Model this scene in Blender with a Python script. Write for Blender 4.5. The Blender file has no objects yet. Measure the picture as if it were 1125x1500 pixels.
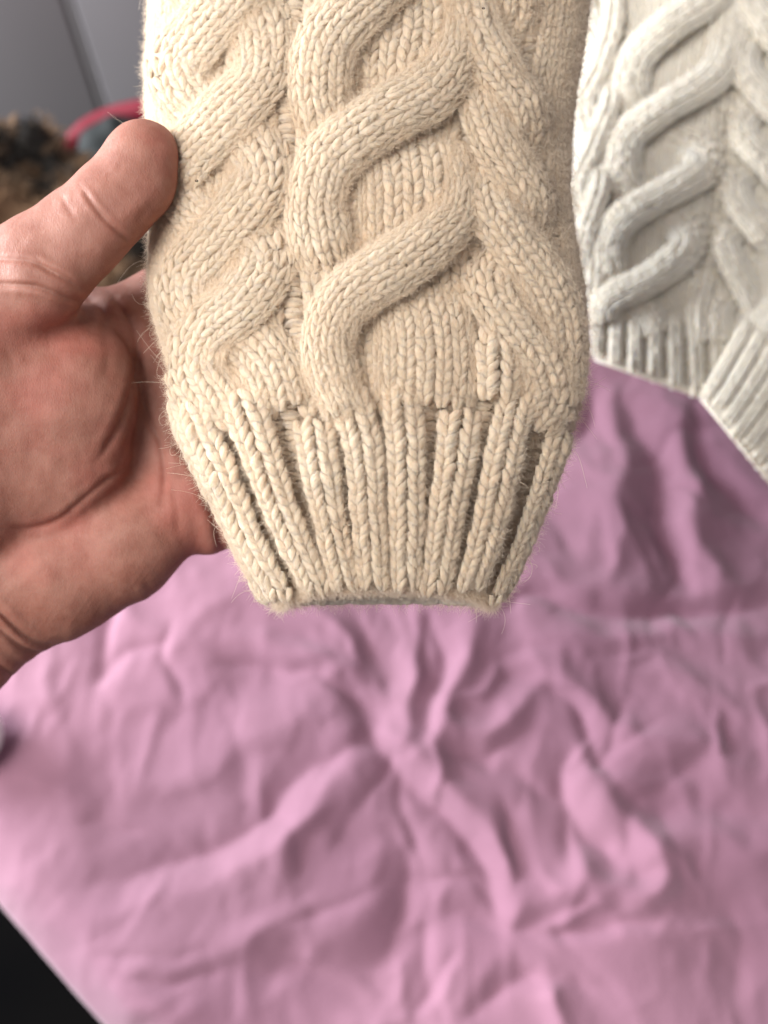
import bpy, math, random
import numpy as np
from mathutils import Matrix, Vector

R = np.random.RandomState(7)
random.seed(7)
SC = bpy.context.scene
COL = SC.collection

# ------------------------------------------------------------------ camera
F_PX = 1500 * 28 / 36.0          # focal length in photograph pixels
D0 = 0.24                        # distance of the sleeve
CAM_H = 0.52
PITCH = math.radians(60)
cam_d = bpy.data.cameras.new("camera")
cam = bpy.data.objects.new("camera", cam_d)
COL.objects.link(cam)
cam.location = (0, 0, CAM_H)
cam.rotation_euler = (math.radians(90) - PITCH, 0, 0)
cam_d.sensor_fit = 'VERTICAL'
cam_d.sensor_height = 36
cam_d.sensor_width = 27
cam_d.lens = 28
cam_d.clip_start = 0.01
cam_d.clip_end = 50
cam_d.dof.use_dof = True
cam_d.dof.focus_distance = 0.228
cam_d.dof.aperture_fstop = 6.1
cam_d.dof.aperture_blades = 0
SC.camera = cam
CM = np.array(cam.rotation_euler.to_matrix())
CO = np.array(cam.location)

# ------------------------------------------------------------------ light
world = bpy.data.worlds.new("World")
SC.world = world
world.use_nodes = True
world.node_tree.nodes["Background"].inputs[0].default_value = (0.95, 0.90, 0.92, 1)
world.node_tree.nodes["Background"].inputs[1].default_value = 0.20


def area(name, loc, target, size, power, col, sy=None):
    l = bpy.data.lights.new(name, 'AREA')
    l.energy = power
    l.color = col
    l.shape = 'RECTANGLE'
    l.size = size
    l.size_y = sy or size
    o = bpy.data.objects.new(name, l)
    COL.objects.link(o)
    o.location = loc
    d = Vector(target) - Vector(loc)
    o.rotation_euler = d.to_track_quat('-Z', 'Y').to_euler()
    return o


area("window_light", (-1.25, 0.56, 0.42), (0.0, 0.15, 0.25), 0.6, 34, (0.95, 0.975, 1.0), 0.5)
area("fill_light", (-0.76, -0.12, 1.20), (0, 0.15, 0.25), 0.9, 20, (1.0, 0.94, 0.875))  # unseen warm fill, added to brighten the sleeve front

SC.view_settings.view_transform = 'Standard'
SC.view_settings.look = 'None'
SC.view_settings.exposure = 0.4
SC.view_settings.gamma = 1.0
SC.cycles.use_denoising = True
SC.cycles.max_bounces = 8
SC.cycles.diffuse_bounces = 5


# ------------------------------------------------------------------ helpers
def P(p, D=D0):
    """photograph px + relief in px (towards the camera, scaled at distance D) -> world metres"""
    p = np.asarray(p, float)
    d = D - p[..., 2] * (D / F_PX)
    c = np.stack([(p[..., 0] - 562.5) / F_PX * d, -(p[..., 1] - 750.0) / F_PX * d, -d], -1)
    return c @ CM.T + CO


def ray_plane(X, Y, z=0.0):
    d = np.stack([(np.asarray(X, float) - 562.5) / F_PX, -(np.asarray(Y, float) - 750) / F_PX, -np.ones_like(np.asarray(X, float))], -1) @ CM.T
    t = (z - CO[2]) / d[..., 2]
    return CO + d * t[..., None]


def mesh_obj(name, V, Fq, mat=None, parent=None, smooth=True, attrs=None, kind=None, tris=False):
    me = bpy.data.meshes.new(name)
    V = np.ascontiguousarray(V, np.float32).reshape(-1, 3)
    Fq = np.ascontiguousarray(Fq, np.int32)
    k = Fq.shape[1]
    me.vertices.add(len(V))
    me.vertices.foreach_set("co", V.ravel())
    me.loops.add(Fq.size)
    me.loops.foreach_set("vertex_index", Fq.ravel())
    me.polygons.add(len(Fq))
    me.polygons.foreach_set("loop_start", np.arange(0, Fq.size, k, dtype=np.int32))
    me.polygons.foreach_set("loop_total", np.full(len(Fq), k, np.int32))
    if smooth:
        me.polygons.foreach_set("use_smooth", np.ones(len(Fq), bool))
    for nm, (typ, arr) in (attrs or {}).items():
        a = me.attributes.new(nm, typ, 'POINT')
        a.data.foreach_set("vector" if typ == 'FLOAT_VECTOR' else "value", np.ascontiguousarray(arr, np.float32).ravel())
    me.update()
    me.validate()
    if mat:
        me.materials.append(mat)
    o = bpy.data.objects.new(name, me)
    COL.objects.link(o)
    if parent:
        o.parent = parent
        o.matrix_parent_inverse = Matrix.Translation(-parent.location)
    if kind:
        o["kind"] = kind
    return o


def empty(name, loc, label, cat, group=None):
    o = bpy.data.objects.new(name, None)
    COL.objects.link(o)
    o.location = loc
    o.empty_display_size = 0.02
    o["label"] = label
    o["category"] = cat
    if group:
        o["group"] = group
    return o


def tag(o, label=None, cat=None, kind=None):
    if label: o["label"] = label
    if cat: o["category"] = cat
    if kind: o["kind"] = kind
    return o


def grid_faces(nu, nv, wrap_u=False, off=0):
    i = np.arange(nu if wrap_u else nu - 1)
    j = np.arange(nv - 1)
    I, J = np.meshgrid(i, j, indexing='ij')
    I2 = (I + 1) % nu
    return (np.stack([I * nv + J, I2 * nv + J, I2 * nv + J + 1, I * nv + J + 1], -1).reshape(-1, 4) + off)


def catmull(pts, n=12):
    p = np.asarray(pts, float)
    p = np.vstack([2 * p[0] - p[1], p, 2 * p[-1] - p[-2]])
    out = []
    t = np.linspace(0, 1, n, endpoint=False)[:, None]
    for i in range(1, len(p) - 2):
        a, b, c, d = p[i - 1], p[i], p[i + 1], p[i + 2]
        out.append(0.5 * ((2 * b) + (c - a) * t + (2 * a - 5 * b + 4 * c - d) * t ** 2 + (3 * b - a - 3 * c + d) * t ** 3))
    out.append(p[-2][None])
    return np.vstack(out)


def unit(v):
    return v / (np.linalg.norm(v, axis=-1, keepdims=True) + 1e-12)


def vnoise(x, y, seed=0):
    """smooth value noise in [-1,1]"""
    rs = np.random.RandomState(seed)
    T = rs.uniform(-1, 1, (64, 64))
    xi = np.floor(x).astype(int); yi = np.floor(y).astype(int)
    fx = x - xi; fy = y - yi
    fx = fx * fx * (3 - 2 * fx); fy = fy * fy * (3 - 2 * fy)
    g = lambda a, b: T[a % 64, b % 64]
    return ((g(xi, yi) * (1 - fx) + g(xi + 1, yi) * fx) * (1 - fy) + (g(xi, yi + 1) * (1 - fx) + g(xi + 1, yi + 1) * fx) * fy)


def poly_dist(X, Y, pts):
    """distance to a polyline and position along it (0..1)"""
    pts = np.asarray(pts, float)
    best = np.full(X.shape, 1e9); tt = np.zeros(X.shape); n = len(pts) - 1
    for i in range(n):
        a, b = pts[i], pts[i + 1]
        d = b - a
        t = np.clip(((X - a[0]) * d[0] + (Y - a[1]) * d[1]) / (d @ d + 1e-12), 0, 1)
        q = np.hypot(X - a[0] - t * d[0], Y - a[1] - t * d[1])
        m = q < best
        best = np.where(m, q, best)
        tt = np.where(m, (i + t) / n, tt)
    return best, tt


# ------------------------------------------------------------------ materials
def new_mat(name):
    m = bpy.data.materials.new(name)
    m.use_nodes = True
    nt = m.node_tree
    return m, nt, nt.nodes["Principled BSDF"]


def nd(nt, typ, **kw):
    n = nt.nodes.new(typ)
    for k, v in kw.items():
        if k.startswith("i_"):
            n.inputs[k[2:].replace("_", " ")].default_value = v
        else:
            setattr(n, k, v)
    return n


def ramp(nt, stops):
    r = nt.nodes.new("ShaderNodeValToRGB")
    el = r.color_ramp.elements
    while len(el) < len(stops):
        el.new(0.5)
    for e, (p, c) in zip(el, stops):
        e.position = p
        e.color = (*c, 1) if len(c) == 3 else c
    return r


def wool_mat(name, light, dark, bump=1.0, sheen=0.25):
    m, nt, b = new_mat(name)
    L = nt.links.new
    at = nd(nt, "ShaderNodeAttribute", attribute_name="yarn")
    n1 = nd(nt, "ShaderNodeTexNoise", i_Scale=7.0, i_Detail=4.0, i_Roughness=0.65)
    L(at.outputs["Vector"], n1.inputs["Vector"])
    tc = nd(nt, "ShaderNodeTexCoord")
    n2 = nd(nt, "ShaderNodeTexNoise", i_Scale=55.0, i_Detail=3.0)
    L(tc.outputs["Object"], n2.inputs["Vector"])
    mix = nd(nt, "ShaderNodeMath", operation='ADD')
    ml = nd(nt, "ShaderNodeMath", operation='MULTIPLY'); ml.inputs[1].default_value = 0.5
    L(n2.outputs[0], ml.inputs[0])
    ml2 = nd(nt, "ShaderNodeMath", operation='MULTIPLY'); ml2.inputs[1].default_value = 0.5
    L(n1.outputs[0], ml2.inputs[0])
    L(ml.outputs[0], mix.inputs[0]); L(ml2.outputs[0], mix.inputs[1])
    r = ramp(nt, [(0.32, dark), (0.62, light)])
    L(mix.outputs[0], r.inputs[0])
    L(r.outputs[0], b.inputs["Base Color"])
    b.inputs["Roughness"].default_value = 0.95
    b.inputs["Specular IOR Level"].default_value = 0.12
    b.inputs["Sheen Weight"].default_value = sheen
    b.inputs["Sheen Roughness"].default_value = 0.5
    b.inputs["Subsurface Weight"].default_value = 0.45
    b.inputs["Subsurface Radius"].default_value = (1.0, 0.75, 0.5)
    b.inputs["Subsurface Scale"].default_value = 0.0017
    bp = nd(nt, "ShaderNodeBump", i_Strength=bump, i_Distance=0.0014)
    L(n1.outputs[0], bp.inputs["Height"])
    L(bp.outputs[0], b.inputs["Normal"])
    return m


def fibre_mat(name, col):
    m, nt, b = new_mat(name)
    L = nt.links.new
    d = nd(nt, "ShaderNodeBsdfDiffuse"); d.inputs[0].default_value = (*col, 1)
    t = nd(nt, "ShaderNodeBsdfTranslucent"); t.inputs[0].default_value = (*col, 1)
    mx = nd(nt, "ShaderNodeMixShader"); mx.inputs[0].default_value = 0.45
    L(d.outputs[0], mx.inputs[1]); L(t.outputs[0], mx.inputs[2])
    L(mx.outputs[0], nt.nodes["Material Output"].inputs[0])
    return m


M_WOOL = wool_mat("cream_wool", (0.92, 0.755, 0.59), (0.85, 0.65, 0.475))
M_FIBRE = fibre_mat("cream_wool_fibre", (0.92, 0.82, 0.69))
M_WOOL_LIT = wool_mat("window_lit_wool", (0.80, 0.745, 0.65), (0.70, 0.645, 0.55), bump=0.25)  # sweater wool whitened: cool window light put into its colour
M_FIBRE_LIT = fibre_mat("window_lit_wool_fibre", (0.90, 0.88, 0.83))  # fibres paler to match, window light in the colour


# ------------------------------------------------------------------ knitting
class Tube:
    """a flattened knitted tube given by its outline in the photograph; psi runs round it, Y down it"""
    def __init__(s, xl, xr, front, back, tilt, D, rows_up=0.0):
        s.xl, s.xr, s.f, s.b, s.tilt, s.D = np.array(xl, float), np.array(xr, float), front, back, tilt, D

    def cx(s, Y):
        l = np.interp(Y, s.xl[:, 0], s.xl[:, 1]); r = np.interp(Y, s.xr[:, 0], s.xr[:, 1])
        return (l + r) / 2, (r - l) / 2

    def at(s, psi, Y, inset=0.0):
        c, h = s.cx(Y)
        sn, cs = np.sin(psi), np.cos(psi)
        fr = np.interp(Y, s.f[0], s.f[1]); bk = np.interp(Y, s.b[0], s.b[1])
        z = np.where(cs > 0, fr * np.abs(cs) ** 0.8, -bk * np.abs(cs) ** 0.8)
        return np.stack([c + (h - inset) * sn, Y + 0 * psi, s.tilt(Y) + z * (1 - inset / 120.0)], -1)

    def psi(s, X, Y):
        c, h = s.cx(Y)
        return np.arcsin(np.clip((X - c) / h, -0.999, 0.999))

    def normal(s, psi, Y):
        e = 0.01
        a = s.at(psi + e, Y) - s.at(psi - e, Y)
        b = s.at(psi, Y + 2.0) - s.at(psi, Y - 2.0)
        n = unit(np.cross(a, b))
        return -n if False else n


def leg_mesh(O, U, L, N, w, h, sgn, rnd, rings=9, sides=9, purl=False, fat=1.0):
    """every argument one row per yarn leg, in px space; returns verts (n, rings, sides, 3), yarn attribute"""
    n = len(O)
    t = np.linspace(0, 1, rings)[None, :]
    w = w[:, None]; h = h[:, None]; sg = sgn[:, None]
    jit = rnd[:, 0:1] * 0.05
    if not purl:
        a = sg * w * (0.09 + 0.33 * t ** 1.1) + jit * w
        b = h * (-0.30 + 1.72 * t) + rnd[:, 1:2] * 0.10 * h
        c = w * (0.04 + 0.20 * np.sin(np.pi * np.clip(t * 0.93 + 0.04, 0, 1)) ** 0.8 - 0.10 * t) + rnd[:, 2:3] * 0.02 * w
        r = w * fat * (0.12 + 0.13 * np.sin(np.pi * (0.08 + 0.84 * t)) ** 0.75) * (1 + 0.14 * rnd[:, 3:4])
    else:
        a = w * (-0.56 + 1.12 * t) + jit * w
        b = sg * h * 0.26 * (np.sin(np.pi * t) - 0.35) + rnd[:, 1:2] * 0.07 * h
        c = w * (-0.05 + 0.20 * np.sin(np.pi * t))
        r = w * fat * (0.11 + 0.09 * np.sin(np.pi * t)) * (1 + 0.12 * rnd[:, 3:4])
    C = O[:, None] + a[..., None] * L[:, None] + b[..., None] * U[:, None] + c[..., None] * N[:, None]
    T = unit(np.gradient(C, axis=1))
    B = unit(np.cross(T, np.repeat(N[:, None], rings, 1)))
    Q = np.cross(B, T)
    th = np.linspace(0, 2 * np.pi, sides, endpoint=False)[None, None, :]
    tw = th - (t[..., None] * 3.4 + rnd[:, 4][:, None, None] * 3)
    rr = r[..., None] * (1 + 0.10 * np.cos(2 * tw))
    V = C[:, :, None] + rr[..., None] * (np.cos(th)[..., None] * B[:, :, None] + np.sin(th)[..., None] * Q[:, :, None])
    ya = np.stack([np.cos(tw) * 0.55 + rnd[:, 4][:, None, None] * 40, np.sin(tw) * 0.55 + rnd[:, 0][:, None, None] * 30,
                   (t[..., None] * 0.42 + 0 * th) + rnd[:, 1][:, None, None] * 20], -1)
    return V, ya, C, r


def legs_object(name, st, mat, parent, D, purl=False, rings=9, sides=9, fat=1.0, collect=None, kind=None):
    """st: dict with arrays O U L N w h; both legs of every stitch"""
    O = np.concatenate([st["O"]] * 2); U = np.concatenate([st["U"]] * 2); Lr = np.concatenate([st["L"]] * 2)
    N = np.concatenate([st["N"]] * 2); w = np.concatenate([st["w"]] * 2); h = np.concatenate([st["h"]] * 2)
    n = len(st["O"])
    if n == 0:
        return None
    sg = np.concatenate([-np.ones(n), np.ones(n)])
    rnd = R.uniform(-1, 1, (2 * n, 5))
    V, ya, C, r = leg_mesh(O, U, Lr, N, w, h, sg, rnd, rings, sides, purl, fat)
    V = V.reshape(2 * n, -1, 3)
    f = grid_faces(rings, sides, False)
    # wrap round the sides
    I = np.arange(rings - 1)[:, None]; J = np.arange(sides)[None, :]; J2 = (J + 1) % sides
    f = np.stack([I * sides + J, I * sides + J2, (I + 1) * sides + J2, (I + 1) * sides + J], -1).reshape(-1, 4)
    Fq = (f[None] + (np.arange(2 * n) * rings * sides)[:, None, None]).reshape(-1, 4)
    if collect is not None:
        collect.append((C, r, N, U))
    return mesh_obj(name, P(V.reshape(-1, 3), D), Fq, mat, parent, True, {"yarn": ('FLOAT_VECTOR', ya.reshape(-1, 3))}, kind)


def merge(sts):
    return {k: np.concatenate([s[k] for s in sts]) for k in sts[0]}


def strand_stitches(tube, way, n_w, row, crown, sink=0.7):
    """way: (X, Y, height, half width) waypoints in the photograph; n_w wales of stitches over a rounded strand"""
    c = catmull(way, 16)
    psi = tube.psi(c[:, 0], c[:, 1]); Y = c[:, 1]
    Nn = tube.normal(psi, Y)
    Pt = tube.at(psi, Y) + Nn * c[:, 2:3]
    seg = np.linalg.norm(np.diff(Pt, axis=0), axis=1)
    s = np.concatenate([[0], np.cumsum(seg)])
    m = int(s[-1] / row)
    out = []
    for j in range(n_w):
        u = (j + 0.5) / n_w * 2 - 1
        ph = R.uniform(-0.25, 0.25) * row
        ss = (np.arange(m) + 0.5) * row + ph + R.uniform(-.07, .07, m) * row
        g = lambda A: np.stack([np.interp(ss, s, A[:, k]) for k in range(A.shape[1])], -1)
        p = g(Pt); nn = unit(g(Nn)); hw = np.interp(ss, s, c[:, 3])
        tan = unit(g(np.gradient(Pt, axis=0)))
        lat = unit(np.cross(tan, nn)); nn = np.cross(lat, tan)
        lat = -lat * np.sign(lat[:, :1] + 1e-9) * -1
        # keep lat pointing to +X
        cr = crown * np.clip((np.median(c[:, 3]) / hw) ** 1.3, 0.4, 1.15)
        ang = u * 1.22
        o = hw * np.sin(ang) / math.sin(1.22)
        z = cr * (np.cos(ang) - 0.33)
        pos = p + lat * o[:, None] + nn * z[:, None]
        pos = pos + lat * R.normal(0, 0.03 * row, m)[:, None] + nn * R.normal(0, 0.035 * row, m)[:, None]
        endd = np.minimum(ss, s[-1] - ss)
        pos = pos - nn * (np.clip(1 - endd / (1.3 * row), 0, 1) ** 1.5 * crown * sink)[:, None]
        slope = math.atan2(crown * math.sin(ang), 1.0 * np.mean(hw) * math.cos(ang) / math.sin(1.22))
        l2 = lat * math.cos(slope) - nn * math.sin(slope)
        n2 = lat * math.sin(slope) + nn * math.cos(slope)
        arc = hw * 2 / n_w * np.hypot(math.cos(ang) * 1.22 / math.sin(1.22), 0 * hw + crown * math.sin(ang) * 1.22 / np.mean(hw))
        w = np.clip(arc * 1.02, 9, 60) * (1 + R.normal(0, .03, m))
        out.append(dict(O=pos, U=-tan, L=l2, N=n2, w=w, h=np.full(m, float(row))))
    return merge(out)


def strand_core(tube, way, crown, inset):
    """the soft body of a strand just under its stitches: (verts, quads, yarn coordinate)"""
    c = catmull(way, 6)
    psi = tube.psi(c[:, 0], c[:, 1]); Y = c[:, 1]
    Nn = tube.normal(psi, Y)
    Pt = tube.at(psi, Y) + Nn * c[:, 2:3]
    tan = unit(np.gradient(Pt, axis=0)); lat = unit(np.cross(tan, Nn)); nn = np.cross(lat, tan)
    k = 14
    ang = np.linspace(-1.5, 1.5, k)[None]
    o = (c[:, 3:4] * 0.98) * np.sin(ang) / math.sin(1.22) * 0.93
    arc_ = np.concatenate([[0], np.cumsum(np.linalg.norm(np.diff(Pt, axis=0), axis=1))])
    endd = np.minimum(arc_, arc_[-1] - arc_)[:, None]
    cr = (crown * np.clip((np.median(c[:, 3]) / c[:, 3]) ** 1.3, 0.4, 1.15))[:, None]
    z = cr * (np.cos(ang) - 0.33) - inset - np.clip(1 - endd / 22.0, 0, 1) * 30
    V = Pt[:, None] + lat[:, None] * o[..., None] + nn[:, None] * (z + 0 * o)[..., None]
    f = grid_faces(len(c), k)
    ya = np.stack([V[..., 0] * .05, V[..., 1] * .05, V[..., 2] * .05], -1)
    return V.reshape(-1, 3), f, ya.reshape(-1, 3)


def add_core(o, core, D):
    """join the core into the strand's own mesh"""
    me = o.data
    n = len(me.vertices)
    V = np.zeros(n * 3, np.float32); me.vertices.foreach_get("co", V)
    f = np.zeros(len(me.loops), np.int32); me.loops.foreach_get("vertex_index", f)
    y = np.zeros(n * 3, np.float32); me.attributes["yarn"].data.foreach_get("vector", y)
    V2, f2, y2 = core
    new = mesh_obj(o.name + "_t", np.concatenate([V.reshape(-1, 3), P(V2, D)]), np.concatenate([f.reshape(-1, 4), f2 + n]), None, None, True,
                   {"yarn": ('FLOAT_VECTOR', np.concatenate([y.reshape(-1, 3), y2]))})
    nm = new.data
    nm.materials.append(me.materials[0])
    bpy.data.objects.remove(new)
    o.data = nm
    nm.name = o.name
    bpy.data.meshes.remove(me)


def fuzz(name, coll, n, mat, parent, D, length=(5, 14), rad=0.00002, front_only=True, npt=5, curl=0.5, out=0.45, weights=None):
    C = np.concatenate([c[0] for c in coll]); rr = np.concatenate([c[1] for c in coll])
    N = np.concatenate([c[2] for c in coll]); U = np.concatenate([c[3] for c in coll])
    k = R.choice(len(C), n, p=weights(C, N) if weights else None)
    ri = R.randint(1, C.shape[1] - 1, n)
    p0 = C[k, ri]; T = unit(C[k, np.minimum(ri + 1, C.shape[1] - 1)] - C[k, ri - 1]); nn = N[k]
    B = np.cross(T, nn)
    a = R.uniform(-1.4, 1.4, n)[:, None]
    rad_dir = nn * np.cos(a) + B * np.sin(a)
    start = p0 + rad_dir * (rr[k, ri][:, None] * 0.92)
    ln = (length[0] + (length[1] - length[0]) * R.uniform(0, 1, n) ** 2.2)[:, None]
    d = unit(T * R.choice([-1, 1], n)[:, None] * 1.0 + rad_dir * out * R.uniform(0.2, 1.6, n)[:, None] + R.normal(0, 0.35, (n, 3)))
    bend = R.normal(0, curl, (n, 3))
    pts = np.zeros((n, npt, 3)); pts[:, 0] = start
    for i in range(1, npt):
        pts[:, i] = pts[:, i - 1] + d * ln / (npt - 1)
        d = unit(d + bend * 0.5 - nn * 0.05)
    cu = bpy.data.hair_curves.new(name)
    cu.add_curves([npt] * n)
    cu.position_data.foreach_set("vector", np.ascontiguousarray(P(pts.reshape(-1, 3), D), np.float32).ravel())
    rads = np.tile(np.linspace(1, 0.45, npt), n) * rad
    at = cu.attributes.get("radius") or cu.attributes.new("radius", 'FLOAT', 'POINT')
    at.data.foreach_set("value", rads.astype(np.float32))
    cu.materials.append(mat)
    o = bpy.data.objects.new(name, cu)
    COL.objects.link(o)
    o.parent = parent
    o.matrix_parent_inverse = Matrix.Translation(-parent.location)
    o["kind"] = "stuff"
    return o

#@@SLEEVE
# ------------------------------------------------------------------ the sleeve in the hand
XL = [(-90, 224), (0, 221), (100, 216), (180, 217), (300, 220), (400, 219), (450, 223), (500, 238), (540, 250), (600, 256), (640, 268),
      (680, 291), (730, 323), (810, 362), (862, 386), (874, 396), (885, 412), (930, 440)]
XR = [(-90, 885), (0, 862), (60, 854), (130, 842), (200, 834), (280, 832), (350, 841), (430, 854), (500, 858), (560, 856), (620, 845),
      (660, 831), (730, 796), (800, 763), (850, 744), (872, 732), (885, 716), (930, 690)]
tilt = lambda Y: -0.20 * np.clip(640 - np.asarray(Y, float), -60, 800)
TB = Tube(XL, XR, ([-90, 600, 885], [115, 115, 72]), ([-90, 600, 885], [50, 50, 52]), tilt, D0)


def hem_shift(psi, Y):
    """the open end: the front lip arches up, the back lip hangs lower"""
    k = np.clip((Y - 700) / 185.0, 0, 1) ** 2
    cs = np.cos(psi)
    return k * np.where(cs > 0, -19 * cs ** 1.2, 0.0 * cs)


def shift(st_or_pts, Y0=None):
    return st_or_pts


_at0 = TB.at
def at_hem(psi, Y, inset=0.0):
    psi = np.asarray(psi, float); Y = np.asarray(Y, float)
    p = _at0(psi, Y, inset)
    cs = np.cos(psi)
    p[..., 1] += np.clip((Y - 700) / 185.0, 0, 1) ** 2 * (np.where(cs > 0, -22 * np.abs(cs) ** 1.2, -3 * np.abs(cs)) + 1.0 * np.exp(-(cs / 0.3) ** 2))
    p[..., 2] -= 20 * np.exp(-((p[..., 0] - 238) / 42) ** 2 - ((p[..., 1] - 262) / 62) ** 2) * (cs > 0)
    return p
TB.at = at_hem

sleeve = empty("knitted_sleeve", P(np.array([560.0, 880, 0]), D0),
               "cream cable knit sleeve with ribbed cuff held up by the hand", "sleeve")
COLL = []
# --- lining tube: closed fabric wall behind the stitches
ny, na = 150, 160
Yv = np.linspace(-85, 878, ny); av = np.linspace(0, 2 * np.pi, na, endpoint=False)
A_, Y_ = np.meshgrid(av, Yv, indexing='ij')
Vo = TB.at(A_, Y_, 9.0 + 4 * np.clip((Y_ - 600) / 40, 0, 1))
Vi = TB.at(A_, Y_, 24.0)
Fo = grid_faces(na, ny, True)
Fi = grid_faces(na, ny, True)[:, ::-1] + na * ny
i = np.arange(na); i2 = (i + 1) % na
lip = np.stack([i * ny + ny - 1, i2 * ny + ny - 1, i2 * ny + ny - 1 + na * ny, i * ny + ny - 1 + na * ny], -1)
ya = np.stack([A_ * 12, Y_ * 0.05, 0 * A_], -1).reshape(-1, 3)
mesh_obj("sleeve_lining", P(np.concatenate([Vo.reshape(-1, 3), Vi.reshape(-1, 3)])), np.concatenate([Fo, Fi, lip]), M_WOOL, sleeve, True,
         {"yarn": ('FLOAT_VECTOR', np.concatenate([ya, ya]))})

# --- ground of the knitting (plain and purl stitches) all round
gut_l = lambda Y: np.interp(Y, [-80, 600, 640], [417, 428, 440])
gut_r = lambda Y: np.interp(Y, [-80, 0, 100, 300, 400, 500, 620], [664, 668, 676, 700, 700, 700, 700])
gut_e = lambda Y: np.interp(Y, [-80, 0, 110, 200, 290, 340, 420, 500, 600], [764, 768, 770, 783, 796, 806, 832, 846, 848])


def ground():
    K, Pu = [], []
    npsi = 62
    rows = np.arange(-80, 876, 15.0)
    dpsi = 2 * np.pi / npsi
    for j in range(npsi):
        psi = -np.pi + (j + 0.5) * dpsi
        Y = rows + R.uniform(-2, 2)
        ps = np.full(len(Y), psi) + R.normal(0, .004, len(Y))
        pos = TB.at(ps, Y, 3.0 + 5 * np.clip((Y - 600) / 40, 0, 1))
        N = TB.normal(ps, Y)
        L = unit(TB.at(ps + .01, Y) - TB.at(ps - .01, Y)); U = -unit(TB.at(ps, Y + 2) - TB.at(ps, Y - 2))
        c, hw = TB.cx(Y)
        w = np.linalg.norm(TB.at(ps + dpsi / 2, Y) - TB.at(ps - dpsi / 2, Y), axis=1) * 1.05
        w = np.clip(w, 9, 34)
        X = pos[:, 0]
        front = math.cos(psi) > -0.05
        if front:
            purl = (np.abs(X - gut_l(Y)) < 17) | (np.abs(X - gut_r(Y)) < 15) | (np.abs(X - gut_e(Y)) < 9) | (Y > 612 + R.uniform(-9, 9))
            if psi > 1.2: purl &= (Y > 560)
            keep = np.ones(len(Y), bool)
        else:
            purl = (Y > 606) & (j % 4 < 2); keep = np.ones(len(Y), bool)
        d = dict(O=pos, U=U, L=L, N=N, w=w, h=np.full(len(Y), 15.0))
        K.append({k: v[keep & ~purl] for k, v in d.items()})
        Pu.append({k: v[keep & purl] for k, v in d.items()})
    return merge(K), merge(Pu)


K, Pu = ground()
legs_object("plain_knitting", K, M_WOOL, sleeve, D0, False, 9, 7, 1.05, COLL, "stuff")
legs_object("purl_knitting", Pu, M_WOOL, sleeve, D0, True, 9, 7, 1.1, COLL, "stuff")

# --- cables
CABLES = {
    "centre_cable": (5, 15.5, 18, [
        [(668, -60, 0, 30), (674, 25, 8, 31), (664, 90, 18, 37), (625, 140, 28, 42), (562, 180, 31, 42), (487, 240, 26, 44), (468, 300, 16, 46), (470, 355, 8, 46), (484, 400, -8, 44)],
        [(650, -90, 20, 50), (560, -15, 30, 42), (484, 55, 26, 44), (470, 130, 14, 46), (482, 195, -8, 44)],
        [(655, 215, -8, 28), (673, 268, 8, 30), (664, 320, 20, 36), (630, 358, 30, 41), (585, 388, 33, 42), (508, 445, 30, 41), (482, 505, 22, 38), (494, 560, 14, 38), (520, 622, 8, 32)]]),
    "cable_panel": (7, 15.5, 11, [
        [(600, -70, 3, 80), (604, 30, 4, 80), (596, 95, 1, 78), (590, 150, -10, 70)],
        [(592, 205, -8, 76), (604, 255, 3, 80), (606, 320, 4, 80), (598, 390, -8, 76)],
        [(604, 420, -8, 74), (618, 480, 5, 76), (621, 545, 9, 76), (618, 604, 5, 72)]]),
    "left_cable": (5, 15.5, 10, [
        [(262, -60, 6, 40), (300, -10, -8, 40), (365, 20, 0, 42), (388, 65, 12, 38), (380, 118, 20, 36), (335, 172, 26, 36), (285, 225, 20, 38),
         (262, 270, 8, 40), (290, 315, -8, 40), (360, 345, -2, 42), (392, 385, 14, 38), (362, 440, 25, 36), (303, 492, 20, 38), (292, 548, 12, 42),
         (318, 600, 8, 40), (350, 640, 4, 34)],
        [(400, -70, 14, 38), (340, 0, 20, 38), (285, 60, 16, 38), (262, 105, 6, 40), (290, 160, -8, 40), (350, 200, 0, 42), (382, 245, 14, 38),
         (374, 292, 16, 38), (325, 352, 16, 38), (275, 410, 8, 40), (290, 465, -6, 40), (360, 505, 0, 42), (400, 550, 12, 40), (418, 606, 6, 36)]]),
    "right_cable": (4, 15, 13, [
        [(690, -60, 6, 32), (686, -10, 10, 32), (694, 40, 16, 32), (722, 100, 22, 30), (758, 158, 18, 30), (768, 198, -4, 28), (752, 226, -16, 28),
         (718, 258, 2, 30), (715, 300, 16, 32), (748, 360, 22, 32), (788, 420, 18, 34), (812, 480, 12, 34), (818, 540, 8, 34), (812, 600, 6, 34)],
        [(742, -40, 16, 30), (755, 14, -2, 28), (738, 55, -16, 28), (702, 100, 0, 28), (704, 150, 12, 30), (728, 215, 21, 30), (766, 285, 18, 30),
         (778, 326, -4, 28), (760, 356, -16, 28), (726, 390, 2, 30), (722, 430, 16, 33), (752, 485, 21, 34), (790, 540, 18, 36), (796, 585, 14, 36),
         (768, 632, 8, 30)]]),
    "inner_cable_loop": (2, 15, 18, [[(742, 470, -10, 24), (728, 510, 6, 26), (726, 550, 8, 27), (724, 600, 2, 24)]]),
}
SHAPE = {"cable_panel": (1.0, 1.0), "centre_cable": (0.74, 0.97), "left_cable": (0.42, 1.22), "right_cable": (0.70, 1.2), "inner_cable_loop": (1.0, 1.0)}
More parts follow.
